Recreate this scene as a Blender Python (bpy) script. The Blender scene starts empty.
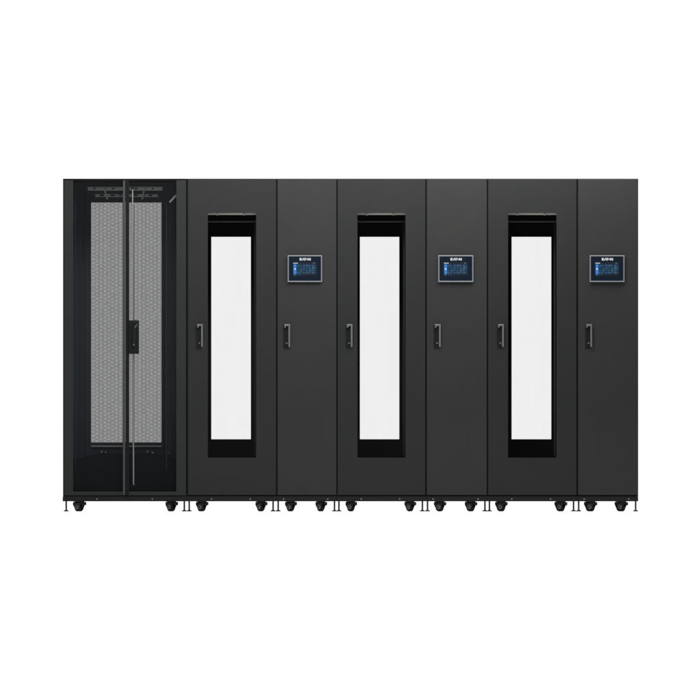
import bpy, bmesh, math, random
import numpy as np
from mathutils import Vector, Matrix
random.seed(4)
S = bpy.context.scene
C = S.collection
U = 1.0 / 150.0            # metres per unit of the drawing
GZ = 511.6                 # drawing height of the floor
R = math.radians


def X(px): return (px - 350.0) * U
def Z(py): return (GZ - py) * U


def ZR(py, y=1.07):
    """height of a member at the back of a cabinet"""
    return Z(py) * (1 + y / 150.0) - .25 * y / 150.0


# ------------------------------------------------------------------ materials
def nodes(name):
    m = bpy.data.materials.new(name)
    m.use_nodes = True
    nt = m.node_tree
    return m, nt, nt.nodes['Principled BSDF']


def mat(name, col, rough=0.5, metal=0.0, spec=0.5, grain=0.0, scale=500.0, vary=0.0, coat=0.0):
    m, nt, b = nodes(name)
    b.inputs['Base Color'].default_value = (*col, 1)
    b.inputs['Roughness'].default_value = rough
    b.inputs['Metallic'].default_value = metal
    b.inputs['Specular IOR Level'].default_value = spec
    if coat:
        b.inputs['Coat Weight'].default_value = coat
    tc = nt.nodes.new('ShaderNodeTexCoord')
    if grain:
        n = nt.nodes.new('ShaderNodeTexNoise')
        n.inputs['Scale'].default_value = scale
        n.inputs['Detail'].default_value = 2
        nt.links.new(tc.outputs['Object'], n.inputs['Vector'])
        bp = nt.nodes.new('ShaderNodeBump')
        bp.inputs['Strength'].default_value = grain
        bp.inputs['Distance'].default_value = 0.001
        nt.links.new(n.outputs['Fac'], bp.inputs['Height'])
        nt.links.new(bp.outputs['Normal'], b.inputs['Normal'])
    if vary:
        n2 = nt.nodes.new('ShaderNodeTexNoise')
        n2.inputs['Scale'].default_value = 2.2
        n2.inputs['Detail'].default_value = 4
        nt.links.new(tc.outputs['Object'], n2.inputs['Vector'])
        mx = nt.nodes.new('ShaderNodeMix')
        mx.data_type = 'RGBA'
        mx.inputs[6].default_value = (*[c * (1 - vary) for c in col], 1)
        mx.inputs[7].default_value = (*[c * (1 + vary) for c in col], 1)
        nt.links.new(n2.outputs['Fac'], mx.inputs[0])
        nt.links.new(mx.outputs[2], b.inputs['Base Color'])
    return m


def glass(name, tint, gloss=0.04):
    m = bpy.data.materials.new(name)
    m.use_nodes = True
    nt = m.node_tree
    for n in list(nt.nodes):
        nt.nodes.remove(n)
    out = nt.nodes.new('ShaderNodeOutputMaterial')
    t = nt.nodes.new('ShaderNodeBsdfTransparent')
    g = nt.nodes.new('ShaderNodeBsdfGlossy')
    g.inputs['Roughness'].default_value = 0.02
    mx = nt.nodes.new('ShaderNodeMixShader')
    mx.inputs[0].default_value = gloss
    # faint vertical flow marks in the pane
    tc = nt.nodes.new('ShaderNodeTexCoord')
    mp = nt.nodes.new('ShaderNodeMapping')
    mp.inputs['Scale'].default_value = (14, 1, 1.2)
    nz = nt.nodes.new('ShaderNodeTexNoise')
    nz.inputs['Scale'].default_value = 1.5
    nt.links.new(tc.outputs['Object'], mp.inputs['Vector'])
    nt.links.new(mp.outputs['Vector'], nz.inputs['Vector'])
    cm = nt.nodes.new('ShaderNodeMix')
    cm.data_type = 'RGBA'
    cm.inputs[6].default_value = (*[c * 0.992 for c in tint], 1)
    cm.inputs[7].default_value = (*[min(1, c * 1.008) for c in tint], 1)
    nt.links.new(nz.outputs['Fac'], cm.inputs[0])
    nt.links.new(cm.outputs[2], t.inputs['Color'])
    nt.links.new(t.outputs[0], mx.inputs[1])
    nt.links.new(g.outputs[0], mx.inputs[2])
    nt.links.new(mx.outputs[0], out.inputs['Surface'])
    return m


def emit(name, col, strength=1.0):
    m, nt, b = nodes(name)
    b.inputs['Base Color'].default_value = (0.003, 0.003, 0.003, 1)
    b.inputs['Specular IOR Level'].default_value = 0.08
    b.inputs['Roughness'].default_value = 0.3
    b.inputs['Emission Color'].default_value = (*col, 1)
    b.inputs['Emission Strength'].default_value = strength
    return m


M = {
    'coat': mat('black_powder_coat', (0.0072, 0.0074, 0.0073), 0.5, spec=0.07, grain=0.4, vary=0.16),
    'coat_slim': mat('charcoal_powder_coat', (0.0100, 0.0099, 0.0098), 0.48, spec=0.07, grain=0.4, vary=0.16),
    'coat_rack': mat('rack_frame_coat', (0.0078, 0.0084, 0.0082), 0.5, spec=0.07, grain=0.4, vary=0.18),
    'frame': mat('dark_frame_steel', (0.0018, 0.0018, 0.0018), 0.6, spec=0.06, grain=0.2),
    'base': mat('plinth_steel', (0.004, 0.004, 0.004), 0.55, spec=0.07, grain=0.3, vary=0.15),
    'wall': mat('painted_inner_wall', (0.014, 0.0185, 0.0205), 0.6, spec=0.2),
    'inside': mat('matt_black_interior', (0.0085, 0.0085, 0.0085), 0.8, spec=0.1),
    'mesh': mat('perforated_black_steel', (0.006, 0.009, 0.010), 0.7, spec=0.1),
    'gasket': mat('black_rubber', (0.0022, 0.0030, 0.0034), 0.7, spec=0.05),
    'post_glint': mat('grey_post_edge_glint', (0.017, 0.017, 0.017), 0.45, spec=0.15),  # post metal; also the painted highlight on the door edge
    'beam': mat('zinc_steel', (0.20, 0.20, 0.19), 0.5, metal=0.1, vary=0.55),
    'rod': mat('bright_steel_rod', (0.17, 0.17, 0.165), 0.4, metal=0.2, vary=0.15),
    'lever': mat('handle_grey_metal', (0.043, 0.043, 0.043), 0.4, spec=0.2),
    'plastic_shade': mat('handle_plastic_and_shade', (0.0022, 0.0025, 0.0027), 0.5, spec=0.08),  # black plastic; also the shade painted beside the door lever
    'chrome': mat('polished_screw', (0.12, 0.12, 0.12), 0.4, metal=0.2),
    'bright': mat('bare_zinc_screw', (0.6, 0.6, 0.6), 0.4),
    'tyre': mat('caster_rubber', (0.003, 0.003, 0.003), 0.65, spec=0.1),
    'hub': mat('caster_hub_plastic', (0.045, 0.045, 0.045), 0.45, spec=0.2, vary=0.3),
    'zinc': mat('black_zinc', (0.005, 0.005, 0.005), 0.5, spec=0.12),
    'bezel': mat('brushed_aluminium', (0.062, 0.066, 0.072), 0.4, spec=0.2),
    'face': mat('navy_glass_face', (0.0016, 0.0036, 0.0068), 0.3, spec=0.06),
    'white': emit('white_print_glow', (0.85, 0.88, 0.9), 0.9),  # emission makes the printed lettering glow white, as it does the screen marks
    'scr_bg': emit('lcd_dark', (0.003, 0.006, 0.016), 1.0),
    'scr_teal': emit('lcd_teal', (0.002, 0.034, 0.082), 1.0),
    'scr_teal2': emit('lcd_teal_light', (0.008, 0.062, 0.125), 1.0),
    'scr_blue': emit('lcd_blue', (0.03, 0.24, 0.70), 1.0),
    'scr_lt': emit('lcd_text', (0.12, 0.19, 0.26), 1.0),
    'pane': glass('rear_pane_glass', (0.922, 0.922, 0.922), 0.01),
    'floor': mat('white_studio_floor', (0.93, 0.93, 0.93), 0.9, spec=0.0),
}


# ------------------------------------------------------------------ mesh collecting
class MB:
    def __init__(s):
        s.v, s.f, s.m, s.sm, s.mats = [], [], [], [], []

    def mi(s, m):
        if m not in s.mats:
            s.mats.append(m)
        return s.mats.index(m)

    def add(s, vs, fs, m, smooth=False):
        n = len(s.v)
        s.v += [tuple(v) for v in vs]
        k = s.mi(m)
        for f in fs:
            s.f.append([n + i for i in f])
            s.m.append(k)
            s.sm.append(smooth)
        return s

    def bm(s, b, m, smooth=False):
        b.verts.index_update()
        s.add([v.co for v in b.verts], [[v.index for v in f.verts] for f in b.faces], m, smooth)
        b.free()
        return s

    def box(s, x0, x1, y0, y1, z0, z1, m, bev=0.0, mtx=None, seg=2):
        b = bmesh.new()
        bmesh.ops.create_cube(b, size=1)
        for v in b.verts:
            v.co = Vector(((x0 + x1) / 2 + v.co.x * (x1 - x0), (y0 + y1) / 2 + v.co.y * (y1 - y0), (z0 + z1) / 2 + v.co.z * (z1 - z0)))
        if bev:
            bmesh.ops.bevel(b, geom=b.edges[:], offset=bev, segments=seg, affect='EDGES', profile=0.5)
        if mtx is not None:
            bmesh.ops.transform(b, matrix=mtx, verts=b.verts[:])
        return s.bm(b, m)

    def cyl(s, p0, p1, r0, r1, m, n=20, smooth=True):
        p0, p1 = Vector(p0), Vector(p1)
        d = p1 - p0
        q = d.to_track_quat('Z', 'Y').to_matrix()
        vs = []
        for p, r in ((p0, r0), (p1, r1)):
            for i in range(n):
                a = 2 * math.pi * i / n
                vs.append(p + q @ Vector((math.cos(a) * r, math.sin(a) * r, 0)))
        s.add(vs, [[i, (i + 1) % n, n + (i + 1) % n, n + i] for i in range(n)], m, smooth)
        s.add(vs[:n], [list(range(n))[::-1]], m)
        s.add(vs[n:], [list(range(n))], m)
        return s

    def prism(s, pts, y0, y1, m):
        """outline in x,z swept from y0 to y1"""
        n = len(pts)
        vs = [(x, y0, z) for x, z in pts] + [(x, y1, z) for x, z in pts]
        fs = [list(range(n)), list(range(n, 2 * n))[::-1]] + [[(i + 1) % n, i, n + i, n + (i + 1) % n] for i in range(n)]
        return s.add(vs, fs, m)

    def plate(s, o, h, y0, y1, m, bev=0.0):
        """rectangular plate o=(x0,x1,z0,z1) with a rectangular hole h, front y0, back y1"""
        b = bmesh.new()
        def ring(r, y):
            x0, x1, z0, z1 = r
            return [b.verts.new((x, y, z)) for x, z in ((x0, z0), (x1, z0), (x1, z1), (x0, z1))]
        a, c, d, e = ring(o, y0), ring(h, y0), ring(o, y1), ring(h, y1)
        for i in range(4):
            j = (i + 1) % 4
            b.faces.new((a[i], a[j], c[j], c[i]))
            b.faces.new((d[j], d[i], e[i], e[j]))
            b.faces.new((a[j], a[i], d[i], d[j]))
            b.faces.new((c[i], c[j], e[j], e[i]))
        if bev:
            b.normal_update()
            es = [x for x in b.edges if x.calc_face_angle(0) > 1.0]
            bmesh.ops.bevel(b, geom=es, offset=bev, segments=2, affect='EDGES', profile=0.5)
        return s.bm(b, m)

    def build(s, name, parent=None, loc=None, **props):
        me = bpy.data.meshes.new(name)
        me.from_pydata(s.v, [], s.f)
        for m in s.mats:
            me.materials.append(M[m])
        me.polygons.foreach_set('material_index', s.m)
        me.polygons.foreach_set('use_smooth', s.sm)
        b = bmesh.new()
        b.from_mesh(me)
        bmesh.ops.recalc_face_normals(b, faces=b.faces[:])
        b.to_mesh(me)
        b.free()
        me.update()
        o = bpy.data.objects.new(name, me)
        C.objects.link(o)
        if loc:
            o.location = loc
        if parent:
            o.parent = parent
        for k, v in props.items():
            o[k] = v
        return o


def empty(name, loc, label, cat, group=None):
    o = bpy.data.objects.new(name, None)
    C.objects.link(o)
    o.location = loc
    o['label'] = label
    o['category'] = cat
    if group:
        o['group'] = group
    return o


def perforated(name, x0, x1, z0, z1, y, c, p, open_, m, parent, swell=None):
    """sheet steel punched with staggered hexagonal holes (column spacing c, pitch p)"""
    a_ = (c * c + p * p / 4) / (2 * c)
    b_ = (c * c - p * p / 4) / (2 * c)
    hx = np.array([[a_, 0], [b_, p / 2], [-b_, p / 2], [-a_, 0], [-b_, -p / 2], [b_, -p / 2]])
    ks = []
    nc, nr = int((x1 - x0) / c) + 1, int((z1 - z0) / p) + 1
    cx, cz = [], []
    for i in range(nc):
        for j in range(nr):
            cx.append(x0 + i * c)
            cz.append(z0 + (j + 0.5 * (i % 2)) * p)
            op = open_
            if swell:                     # hole size swells and shrinks over every six holes
                n_, a = i / 6, (j - i // 2) / 6
                t = 2 * math.pi
                op *= 1 + swell * (math.cos(t * n_) + math.cos(t * a) + math.cos(t * (n_ + a))) / 3
            ks.append(math.sqrt(op))
    ctr = np.stack([cx, cz], 1)
    n = len(ctr)
    k = np.array(ks)[:, None]
    V = np.zeros((n, 12, 3))
    V[:, :6, 0] = ctr[:, None, 0] + hx[None, :, 0]
    V[:, :6, 2] = ctr[:, None, 1] + hx[None, :, 1]
    V[:, 6:, 0] = ctr[:, None, 0] + hx[None, :, 0] * k
    V[:, 6:, 2] = ctr[:, None, 1] + hx[None, :, 1] * k
    V[:, :, 1] = y
    q = np.array([[i, (i + 1) % 6, 6 + (i + 1) % 6, 6 + i] for i in range(6)])
    F = (q[None] + (np.arange(n) * 12)[:, None, None]).reshape(-1, 4)
    me = bpy.data.meshes.new(name)
    me.vertices.add(n * 12)
    me.vertices.foreach_set('co', V.reshape(-1))
    me.loops.add(F.size)
    me.loops.foreach_set('vertex_index', F.reshape(-1).astype(np.int32))
    me.polygons.add(len(F))
    me.polygons.foreach_set('loop_start', np.arange(0, F.size, 4, dtype=np.int32))
    me.materials.append(M[m])
    me.update(calc_edges=True)
    o = bpy.data.objects.new(name, me)
    C.objects.link(o)
    o.parent = parent
    return o


# ------------------------------------------------------------------ shared small parts
def caster(parent, x, y, yaw):
    """swivel caster: top plate, tapering fork with brake tab, narrow wheel turned by yaw about the vertical"""
    top = Z(501.2)
    mt = Matrix.Rotation(yaw, 4, 'Z')
    f = MB()
    f.box(-.031, .031, -.026, .026, top - .004, top, 'zinc', .001)
    f.cyl((0, 0, top - .004), (0, 0, top - .012), .022, .027, 'zinc')
    for sgn in (-1, 1):
        pts = [(-.029, top - .008), (.029, top - .008), (.031, top - .020), (.020, .026), (.010, .017), (-.008, .017), (-.018, .026), (-.030, top - .022)]
        y0 = sgn * .0165
        b = MB().prism(pts, y0 - .0022, y0 + .0022, 'zinc')
        f.add([mt @ Vector(v) for v in b.v], b.f, 'zinc')
    f.box(-.029, .029, -.0187, .0187, top - .013, top - .006, 'zinc', .002, mt)
    # brake tab beside the fork
    f.box(.024, .043, -.014, .014, top - .028, top - .006, 'zinc', .004)
    f.box(.018, .030, -.012, .012, top - .020, top - .003, 'zinc', .002)
    o = f.build('caster', parent, (x, y, 0))
    rw = .0245
    c = Vector((.001, 0, rw))
    ax = Vector((0, 1, 0))
    w = MB()
    prof = [(-.0130, rw - .007), (-.0120, rw - .0025), (-.007, rw), (.007, rw), (.0120, rw - .0025), (.0130, rw - .007)]
    for (a0, r0), (a1, r1) in zip(prof, prof[1:]):
        w.cyl(mt @ (c + ax * a0), mt @ (c + ax * a1), r0, r1, 'tyre', 28)
    w.build('wheel', o)
    hc = c + Vector((0, 0, .007))
    for sgn in (-1, 1):
        h = MB()
        h.cyl(mt @ (hc + ax * sgn * .0187), mt @ (hc + ax * sgn * .0215), .0165, .0140, 'hub', 24)
        h.cyl(mt @ (hc + ax * sgn * .0215), mt @ (hc + ax * sgn * .0240), .0055, .0045, 'zinc', 12)
        h.build('hub_cap', o)
    return o


def foot(parent, x, y):
    b = MB()
    top = Z(501.2)
    b.cyl((0, 0, .008), (0, 0, top), .0056, .0056, 'zinc', 14)
    b.cyl((0, 0, 0), (0, 0, .005), .0170, .0170, 'tyre', 20)
    b.cyl((0, 0, .005), (0, 0, .011), .0165, .0075, 'tyre', 20)
    b.build('levelling_foot', parent, (x, y, 0))


def screw(parent, x, y, z, r=.0042, m='chrome'):
    b = MB()
    b.cyl((0, 0, 0), (0, -.003, 0), r, r * .7, m, 12)
    b.build('screw', parent, (x, y, z))


DEPTH = 1.07
TOP, BOT = Z(178.7), Z(501.3)


def undercarriage(root, w, feet, wheels, screws):
    """plinth rail with screws, casters and levelling feet; x values from the centre"""
    b = MB()
    b.box(-w / 2, w / 2, .004, DEPTH - .004, BOT, Z(496.3), 'base', .0015)
    b.box(-w / 2 + .006, w / 2 - .006, .0015, .01, BOT + .006, Z(497.6), 'base', .001)
    pl = b.build('plinth', root)
    for x in screws:
        screw(pl, x, .0015, Z(499.0))
    for i, x in enumerate(wheels):
        yaw = R(-33) if i == 0 else R(-42)
        caster(root, x, .055, yaw)
        caster(root, x, DEPTH - .06, yaw)
    for x in feet:
        foot(root, x, .020)


def shell(root, w, rear_hole, back='inside'):
    """closed cabinet carcass: side, top, floor sheets and a rear frame round the rear opening"""
    b = MB()
    z0, z1 = Z(496.2), TOP
    t = .004
    b.box(-w / 2, -w / 2 + t, .012, DEPTH, z0, z1, 'frame')
    b.box(w / 2 - t, w / 2, .012, DEPTH, z0, z1, 'frame')
    b.box(-w / 2 + t, w / 2 - t, .012, DEPTH, z1 - t, z1, 'frame')
    b.box(-w / 2 + t, w / 2 - t, .012, DEPTH, z0, z0 + t, 'frame')
    b.build('carcass', root)
    i0, i1, j0, j1 = -w / 2 + t, w / 2 - t, z0 + t, z1 - t
    # front corner frame behind the door
    f = MB()
    f.plate((i0, i1, j0, j1), (i0 + .028, i1 - .028, j0 + .020, j1 - .010), .026, .07, 'inside', .001)
    f.build('front_frame', root)
    r = MB()
    if rear_hole:
        r.plate((i0, i1, j0, j1), rear_hole, DEPTH - .03, DEPTH - .002, back, .001)
    else:
        r.box(i0, i1, DEPTH - .03, DEPTH - .002, j0, j1, 'inside', .001)
    r.build('rear_panel', root)


def swing_handle(door, x):
    """door handle seen from the front: dark plate painted as recess shade, grey swing lever hooked at the top, round lock"""
    b = MB()
    b.box(x - 4.0 * U, x + 1.2 * U, -.0012, .0012, Z(349.0), Z(324.4), 'plastic_shade', .0008)  # dark plate; the shade beside the lever is put into its colour
    b.build('handle_recess_shade', door)
    l = MB()
    l.box(x + 1.15 * U, x + 2.9 * U, -.022, -.008, Z(347.0), Z(324.0), 'lever', .003)
    l.box(x - 2.9 * U, x + 1.3 * U, -.020, -.002, Z(326.2), Z(324.1), 'lever', .003)
    l.box(x - 2.9 * U, x - 1.2 * U, -.019, -.002, Z(327.7), Z(325.2), 'lever', .003)
    l.box(x + 1.0 * U, x + 2.4 * U, -.012, -.001, Z(346.6), Z(344.4), 'lever', .002)
    l.build('handle', door)
    k = MB()
    k.cyl((x - .5 * U, .000, Z(343.2)), (x - .5 * U, -.012, Z(343.2)), .0068, .0060, 'lever', 18)
    k.box(x - .5 * U - .001, x - .5 * U + .001, -.0125, -.0115, Z(343.9), Z(342.5), 'plastic_shade')
    k.build('lock', door)


def punched(name, col, pitch, thr):
    """sheet steel with very fine staggered round perforation, cut in the shader"""
    m, nt, b = nodes(name)
    b.inputs['Base Color'].default_value = (*col, 1)
    b.inputs['Roughness'].default_value = 0.7
    b.inputs['Specular IOR Level'].default_value = 0.1
    tc = nt.nodes.new('ShaderNodeTexCoord')
    sp = nt.nodes.new('ShaderNodeSeparateXYZ')
    nt.links.new(tc.outputs['Object'], sp.inputs[0])
    def mt(op, a, b_=None):
        n = nt.nodes.new('ShaderNodeMath')
        n.operation = op
        for i, v in enumerate((a, b_)):
            if v is None:
                continue
            if isinstance(v, (int, float)):
                n.inputs[i].default_value = v
            else:
                nt.links.new(v, n.inputs[i])
        return n.outputs[0]
    w = 2 * math.pi / pitch
    cx = mt('COSINE', mt('MULTIPLY', sp.outputs['X'], w))
    cz = mt('COSINE', mt('MULTIPLY', sp.outputs['Z'], w))
    solid = mt('LESS_THAN', mt('MULTIPLY', cx, cz), thr)
    tr = nt.nodes.new('ShaderNodeBsdfTransparent')
    mx = nt.nodes.new('ShaderNodeMixShader')
    nt.links.new(solid, mx.inputs[0])
    nt.links.new(tr.outputs[0], mx.inputs[1])
    nt.links.new(b.outputs[0], mx.inputs[2])
    nt.links.new(mx.outputs[0], nt.nodes['Material Output'].inputs['Surface'])
    return m


# about seven tenths open
M['fine_mesh'] = punched('fine_perforated_steel', (0.0032, 0.0046, 0.0052), 0.0030, -0.33)


def fine_mesh_panel(x0, x1, z0, z1, parent):
    o = MB().add([(x0, .016, z0), (x1, .016, z0), (x1, .016, z1), (x0, .016, z1)], [[0, 1, 2, 3]], 'fine_mesh').build('perforated_panel', parent)
    return o


# ------------------------------------------------------------------ rack with double perforated doors
def mesh_rack():
    L, Rr = 63.0, 187.25
    cx = (L + Rr) / 2
    w = (Rr - L) * U
    q = lambda px: (px - cx) * U
    root = empty('server_rack', (X(cx), 0, 0),
                 'widest black rack at the left end with double perforated mesh doors', 'server rack')
    undercarriage(root, w + .004, (q(66.2), q(184.3)), (q(78.0), q(170.5)), (q(97), q(152.3)))
    shell(root, w, (q(89.4), q(160.3), ZR(442.4), ZR(202.6)), 'wall')
    rd = MB().plate((q(75), q(175), Z(470), Z(186)), (q(88.4), q(161.3), ZR(443.4), ZR(201.6)), DEPTH + .001, DEPTH + .012, 'gasket', .001)
    rdo = rd.build('rear_door', root)
    perforated('perforated_panel', q(87.6), q(162.2), ZR(445), ZR(200.6), DEPTH + .006, .00433, .0042, .315, 'mesh', rdo, swell=.33)

    # doors: z range shared
    zt, zb = Z(180.0), Z(495.4)
    ld = MB().plate((q(63.9), q(125.3), zb, zt), (q(73.1), q(122.7), Z(491.6), Z(180.35)), 0, .024, 'coat_rack', .0015).build('mesh_door', root)
    fine_mesh_panel(q(72.6), q(123.2), Z(492.2), Z(180.3), ld)
    MB().box(q(122.9), q(125.2), -.004, .0, zb + .004, zt - .004, 'post_glint', .0018).build('edge_highlight', ld)  # light caught by the rounded door edge, painted as a grey strip
    rdm = MB().plate((q(125.6), q(186.0), zb, zt), (q(129.0), q(176.2), Z(491.6), Z(180.35)), .0, .024, 'coat_rack', .0015)
    rr = rdm.build('mesh_door', root)
    fine_mesh_panel(q(128.4), q(176.7), Z(492.2), Z(180.3), rr)
    MB().box(q(125.5), q(129.1), -.006, -.001, zb + .004, zt - .004, 'gasket', .0015).build('rubber_seal', rr)
    # latch handle on its plate
    h = MB()
    h.box(q(128.6), q(139.1), -.014, -.0015, Z(353.9), Z(320.3), 'plastic_shade', .0025)
    h.plate((q(130.2), q(137.6), Z(350.5), Z(322.0)), (q(131.1), q(136.7), Z(349.4), Z(323.2)), -.017, -.0135, 'plastic_shade', .001)
    h.box(q(133.0), q(135.3), -.026, -.016, Z(347), Z(325.5), 'base', .003)
    h.prism([(q(134.9), Z(327.5)), (q(136.6), Z(323.6)), (q(137.0), Z(324.4)), (q(135.6), Z(328.0))], -.027, -.015, 'lever')
    h.cyl((q(133.9), -.012, Z(344.6)), (q(133.9), -.029, Z(344.6)), .006, .005, 'lever', 16)
    h.build('handle', rr)
    # locking rod running behind the right door, with its guides
    r = MB()
    r.cyl((q(133.4), .050, Z(487)), (q(132.4), .050, Z(187)), .0046, .0046, 'rod', 14)
    r.box(q(133.6), q(134.3), .056, .062, Z(486), Z(204), 'gasket')
    r.box(q(131.0), q(134.2), .03, .06, Z(188.8), Z(187.2), 'gasket', .001)
    r.box(q(131.6), q(135.4), .03, .06, Z(487.6), Z(484.8), 'gasket', .001)
    r.build('lock_rod', rr)

    # inside: mounting posts, top cross members, brackets, side channels, floor pan
    for sx, xs in ((1, (75, 79, 83.5)), (-1, (166.3, 168.9, 163.2))):
        for k, px in enumerate(xs):
            b = MB()
            yy = .22 + .3 * k
            mm = 'post_glint' if (sx < 0 and k < 2) else 'mesh'
            b.box(q(px) - .003, q(px) + .003, yy, yy + .03, Z(470), Z(204 if sx < 0 else 190), mm, .001)
            b.build('mounting_post', root)
    for z0, z1, xa, xb, yy in ((189.7, 186.0, 87, 162, .42), (195.5, 192.6, 94, 157, .75)):
        b = MB().box(q(xa), q(xb), yy, yy + .04, Z(z0), Z(z1), 'beam', .002)
        cm = b.build('cross_member', root)
        for k in range(7):
            hb = MB()
            px = xa + 8 + k * (xb - xa - 16) / 6 + random.uniform(-2.5, 2.5)
            sw = random.uniform(.8, 2.3)
            hb.box(q(px - sw), q(px + sw), yy - .002, yy + .001, Z((z0 + z1) / 2 + .6), Z((z0 + z1) / 2 - .8), 'base')
            hb.build('cable_slot', cm)
    for xa, za, xb, zb2, yy in ((103.6, 187, 106.8, 198.5, .36), (144.2, 187, 141.6, 198.5, .36), (176.0, 195, 169.4, 202.0, .12)):
        p0, p1 = Vector((q(xa), yy, Z(za))), Vector((q(xb), yy, Z(zb2)))
        d = (p1 - p0).normalized()
        n = Vector((-d.z, 0, d.x)) * .0055
        pts = [(p0 + n), (p0 - n), (p1 - n), (p1 + n)]
        MB().prism([(p.x, p.z) for p in pts], yy, yy + .01, 'rod').build('bracket', root)
    # sill bar under the rear opening with its screws
    sb = MB().box(q(89.6), q(160.3), DEPTH - .045, DEPTH - .031, Z(446.9), Z(445.3), 'beam', .001).build('rear_sill', root)
    for px, pz in ((100, 451.6), (104, 452.1), (146, 451.4), (151.2, 452.4), (162.8, 452.4), (167.4, 452.4)):
        screw(root, q(px), DEPTH - .030, Z(pz), .0050 if px in (100, 146, 151.2) else .0034, 'bright')
    # low floor pan: its top edge falls toward the sides
    MB().prism([(q(70), Z(494)), (q(180), Z(494)), (q(180), Z(459.5)), (q(176), Z(459.2)), (q(153), Z(453.3)), (q(97), Z(453.3)), (q(74), Z(459.2)), (q(70), Z(459.5))],
               .45, .95, 'gasket').build('floor_pan', root)
    return root


# ------------------------------------------------------------------ cabinet with the tall window
def window_cabinet(label, group):
    L, Rr = 187.3, 276.65
    cx = (L + Rr) / 2
    w = (Rr - L) * U
    q = lambda px: (px - cx) * U
    root = empty('window_cabinet', (X(cx), 0, 0), label, 'equipment cabinet', group)
    undercarriage(root, w, (q(189.2), q(273.1)), (q(201.0), q(260.5)), (q(211.5), q(250.2)))
    k = 1.0071
    s = lambda px: (230.2 + (px - 230.2) * k - cx) * U
    hole = (s(210.5), s(250.0), ZR(439.2), ZR(236.9))
    shell(root, w, hole)
    MB().box(hole[0] + .0005, hole[1] - .0005, DEPTH - .02, DEPTH - .014, hole[2] + .0005, hole[3] - .0005, 'pane').build('rear_window', root)
    d = MB().plate((q(187.9), q(276.0), Z(495.0), Z(179.4)), (q(207.8), q(256.0), Z(457.8), Z(213.0)), 0, .022, 'coat', .0018).build('door', root)
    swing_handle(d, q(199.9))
    # cross members seen at the head of the opening
    b = MB()
    b.box(q(204), q(259.5), .075, .12, Z(214.7), Z(212.2), 'beam', .003)
    for px in (217.2, 244.2):
        b.cyl((q(px), .08, Z(214.3)), (q(px), .062, Z(214.3)), .0072, .0060, 'rod', 16)
    b.build('cross_member', root)
    MB().box(q(200), q(262), .45, .48, Z(221.4), Z(220.2), 'lever', .001).build('cable_rail', root)
    for sx in (q(206), q(254.6)):
        MB().box(sx - .006, sx + .006, .3, .33, Z(456), Z(222), 'inside', .001).build('mounting_post', root)
    MB().box(q(200), q(262), .30, .9, Z(462), Z(459.0), 'inside', .001).build('shelf', root)
    return root


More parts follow.
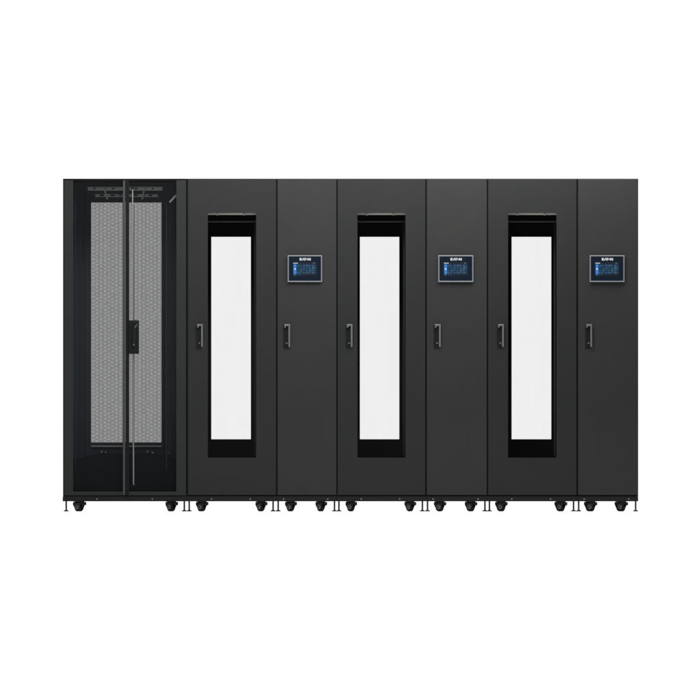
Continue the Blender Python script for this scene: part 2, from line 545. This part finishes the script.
# ------------------------------------------------------------------ slim cabinet with touch display
def display_panel(root, x0, x1, z0, z1):
    W, H = x1 - x0, z1 - z0
    p = MB().box(x0 + .004, x1 - .004, -.020, -.0005, z0 + .004, z1 - .004, 'zinc', .002).build('display', root)
    MB().plate((x0, x1, z0, z1), (x0 + .0078, x1 - .0078, z0 + .0078, z1 - .0078), -.0260, -.0160, 'bezel', .0022).build('bezel', p)
    MB().box(x0 + .0075, x1 - .0075, -.0235, -.0205, z0 + .0075, z1 - .0075, 'face').build('face_glass', p)
    # drawing units: 34.4 wide, 26.8 high, origin at the top-left corner
    u = lambda a: x0 + a * W / 34.4
    v = lambda a: z1 - a * H / 26.8
    sc = MB()
    def rect(a0, b0, a1, b1, m, y=-.0242):
        sc.box(u(a0), u(a1), y, -.0236, v(b1), v(b0), m)
    rect(5.3, 7.0, 29.0, 20.7, 'scr_bg', -.0240)
    rect(5.9, 9.1, 8.7, 18.7, 'scr_blue', -.0246)
    rect(6.6, 13.1, 8.0, 14.3, 'white', -.0250)
    rect(6.7, 11.0, 7.9, 11.5, 'scr_teal2', -.0250)
    rect(6.7, 16.3, 7.9, 16.8, 'scr_teal2', -.0250)
    for k in range(5):
        rect(5.7 + k * .95, 7.5, 5.7 + k * .95 + .72, 8.25, 'white', -.0246)
    for k, a in enumerate((12.0, 15.2, 18.4, 21.6)):
        rect(a, 7.6, a + 1.2, 8.1, 'scr_teal2', -.0246)
    rect(25.0, 7.5, 27.4, 8.1, 'scr_lt', -.0246)
    # table of readings
    cols = (9.1, 12.1, 15.1, 18.1, 21.1, 23.9, 28.6)
    rows = (9.1, 11.5, 13.9, 16.3, 18.7)
    rr = random.Random(7)
    for i in range(6):
        for j in range(4):
            rect(cols[i] + .1, rows[j] + .1, cols[i + 1] - .1, rows[j + 1] - .1, 'scr_teal' if (i + j) % 3 else 'scr_teal2', -.0246)
            for t in range(2):
                n = rr.choice((2, 3)) if i == 5 or (i, j) in ((2, 0), (3, 0)) else rr.choice((1, 1, 2))
                a = cols[i] + .45
                for g in range(n):
                    rect(a, rows[j] + .55 + t * .85, a + .55, rows[j] + .95 + t * .85, 'scr_lt' if (i > 3 or j == 3 or rr.random() < .35) else 'scr_teal2', -.0250)
                    a += .75
    for a, mm in ((6.3, 'scr_lt'), (9.2, 'scr_teal2'), (11.7, 'scr_teal2')):
        rect(a, 19.3, a + 1.5, 20.1, mm, -.0246)
    sc.build('screen', p)
    # maker's lettering E A T (dot) N
    lg = MB()
    y0, y1 = -.0250, -.0236
    hh, t0 = 2.5, 2.7           # letter height and top
    def poly(pts):
        lg.prism([(u(a), v(b)) for a, b in pts], y0, y1, 'white')
    b0, b1 = t0, t0 + hh
    e = 12.0
    poly([(e, b0), (e + .85, b0), (e + .85, b1), (e, b1)])
    for r0 in (b0, b0 + .95, b1 - .58):
        poly([(e + .86, r0), (e + 2.2, r0), (e + 2.2, r0 + .58), (e + .86, r0 + .58)])
    a = 14.3
    poly([(a, b1), (a + 1.35, b0), (a + 2.05, b0), (a + .85, b1)])
    poly([(a + 1.72, b0 + .62), (a + 2.06, b0 + .01), (a + 3.0, b1), (a + 2.15, b1)])
    t = 16.5
    poly([(t, b0), (t + 2.3, b0), (t + 2.3, b0 + .6), (t + .3, b0 + .6)])
    poly([(t + .95, b0 + .61), (t + 1.6, b0 + .61), (t + 1.6, b1), (t + .95, b1)])
    dx, dz = 19.45, (b0 + b1) / 2 + .1
    poly([(dx + .62 * math.cos(i * math.pi / 6), dz + .62 * math.sin(i * math.pi / 6)) for i in range(12)])
    n = 20.3
    poly([(n, b0), (n + .75, b0), (n + .75, b1), (n, b1)])
    poly([(n + .76, b0), (n + 1.0, b0), (n + 2.1, b1 - .7), (n + 2.1, b1), (n + 1.75, b1), (n + .76, b0 + .9)])
    poly([(n + 2.11, b0), (n + 2.8, b0), (n + 2.8, b1), (n + 2.11, b1)])
    lg.build('maker_lettering', p)
    return p


def slim_cabinet(label, group):
    L, Rr = 276.7, 337.0
    cx = (L + Rr) / 2
    w = (Rr - L) * U
    q = lambda px: (px - cx) * U
    root = empty('slim_cabinet', (X(cx), 0, 0), label, 'equipment cabinet', group)
    undercarriage(root, w, (q(277.0 + 1.2), q(334.5)), (q(290.2), q(320.6)), (q(283.6), q(327.7)))
    shell(root, w, None)
    d = MB().box(q(277.5), q(336.3), 0, .022, Z(495.0), Z(179.4), 'coat_slim', .0018).build('door', root)
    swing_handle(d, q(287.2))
    p = display_panel(root, q(287.6), q(322.1), Z(282.1), Z(255.3))
    p.location.y = .006           # let into the door
    return root


def copy_tree(o, parent=None):
    c = o.copy()
    C.objects.link(c)
    c.parent = parent
    for ch in list(o.children):
        copy_tree(ch, c)
    return c


mesh_rack()
GW, GS = 'tall cabinets with a long window', 'slim cabinets with a touch display'
wide = window_cabinet('black cabinet with long narrow window, directly right of the mesh-door rack', GW)
slim = slim_cabinet('slim black cabinet with blue touch display, nearest to the mesh-door rack', GS)


def place(src, a, b, a0, b0, label, shift=0.0, rear=0.0):
    o = copy_tree(src)
    o.location.x = (X(a) + X(b)) / 2
    o.scale.x = (b - a) / (b0 - a0)
    o['label'] = label
    # handle and display are mounted a few millimetres further over on some units
    for ch in o.children_recursive:
        if shift and ch.name.split('.')[0] in ('handle', 'handle_recess_shade', 'lock', 'display'):
            ch.location.x += shift
        if rear and ch.name.split('.')[0] == 'rear_window':
            ch.location.x += rear
        if rear and ch.name.split('.')[0] == 'rear_panel':
            # same panel with its opening set over; the outer edge stays put
            ch.data = ch.data.copy()
            for v in ch.data.vertices:
                if abs(v.co.x) < .25:
                    v.co.x += rear
    return o


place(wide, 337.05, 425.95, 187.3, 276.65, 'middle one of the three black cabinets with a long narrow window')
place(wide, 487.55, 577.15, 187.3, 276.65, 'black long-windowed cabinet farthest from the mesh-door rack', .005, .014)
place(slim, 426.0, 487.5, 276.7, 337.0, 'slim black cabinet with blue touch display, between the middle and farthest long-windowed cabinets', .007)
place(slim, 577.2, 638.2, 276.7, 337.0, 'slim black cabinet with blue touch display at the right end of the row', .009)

# ------------------------------------------------------------------ floor, light, camera
fl = MB()
fl.add([(-60, -149, 0), (60, -149, 0), (60, 3, 0), (-60, 3, 0)], [[0, 1, 2, 3]], 'floor')
fl.build('floor', kind='structure')

W = bpy.data.worlds.new('World')
S.world = W
W.use_nodes = True
nt = W.node_tree
bg = nt.nodes['Background']
tc = nt.nodes.new('ShaderNodeTexCoord')
sp = nt.nodes.new('ShaderNodeSeparateXYZ')
nt.links.new(tc.outputs['Generated'], sp.inputs[0])


def mapr(src, a, b, c, d):
    n = nt.nodes.new('ShaderNodeMapRange')
    n.interpolation_type = 'SMOOTHSTEP'
    for i, v in enumerate((a, b, c, d)):
        n.inputs[i + 1].default_value = v
    nt.links.new(src, n.inputs[0])
    return n.outputs[0]


def math_(op, a, b):
    n = nt.nodes.new('ShaderNodeMath')
    n.operation = op
    for i, v in enumerate((a, b)):
        if isinstance(v, float):
            n.inputs[i].default_value = v
        else:
            nt.links.new(v, n.inputs[i])
    return n.outputs[0]


# white seamless backdrop behind the racks, dim studio on the camera side, bright ceiling
front = mapr(sp.outputs['Y'], -0.55, -0.05, 0.2, 1.03)
top = mapr(sp.outputs['Z'], 0.35, 0.95, 0.0, 1.0)
val = math_('ADD', front, top)
nt.links.new(val, bg.inputs['Strength'])
bg.inputs['Color'].default_value = (1, 1, 1, 1)


def area(name, loc, aim, sx, sy, power):
    l = bpy.data.lights.new(name, 'AREA')
    l.shape = 'RECTANGLE'
    l.size, l.size_y, l.energy = sx, sy, power
    o = bpy.data.objects.new(name, l)
    C.objects.link(o)
    o.location = loc
    o.rotation_euler = (Vector(aim) - Vector(loc)).to_track_quat('-Z', 'Y').to_euler()
    return o


area('overhead_softbox', (.8, -1.2, 3.3), (.1, 0, 1.6), 6.0, .7, 500)

cam = bpy.data.cameras.new('camera')
co = bpy.data.objects.new('camera', cam)
C.objects.link(co)
D = 150.0
CH = .25
co.location = (0, -D, CH)
cam.shift_y = (Z(350) - CH) / (700 * U)
co.rotation_euler = (R(90), 0, 0)
cam.sensor_width = 36
cam.lens = 36 * D / (700 * U)
cam.clip_start = 1
cam.clip_end = 1000
S.camera = co
S.view_settings.view_transform = 'Standard'
S.view_settings.look = 'None'
S.view_settings.gamma = 1
S.view_settings.exposure = 0
S.cycles.max_bounces = 8
S.cycles.transparent_max_bounces = 16
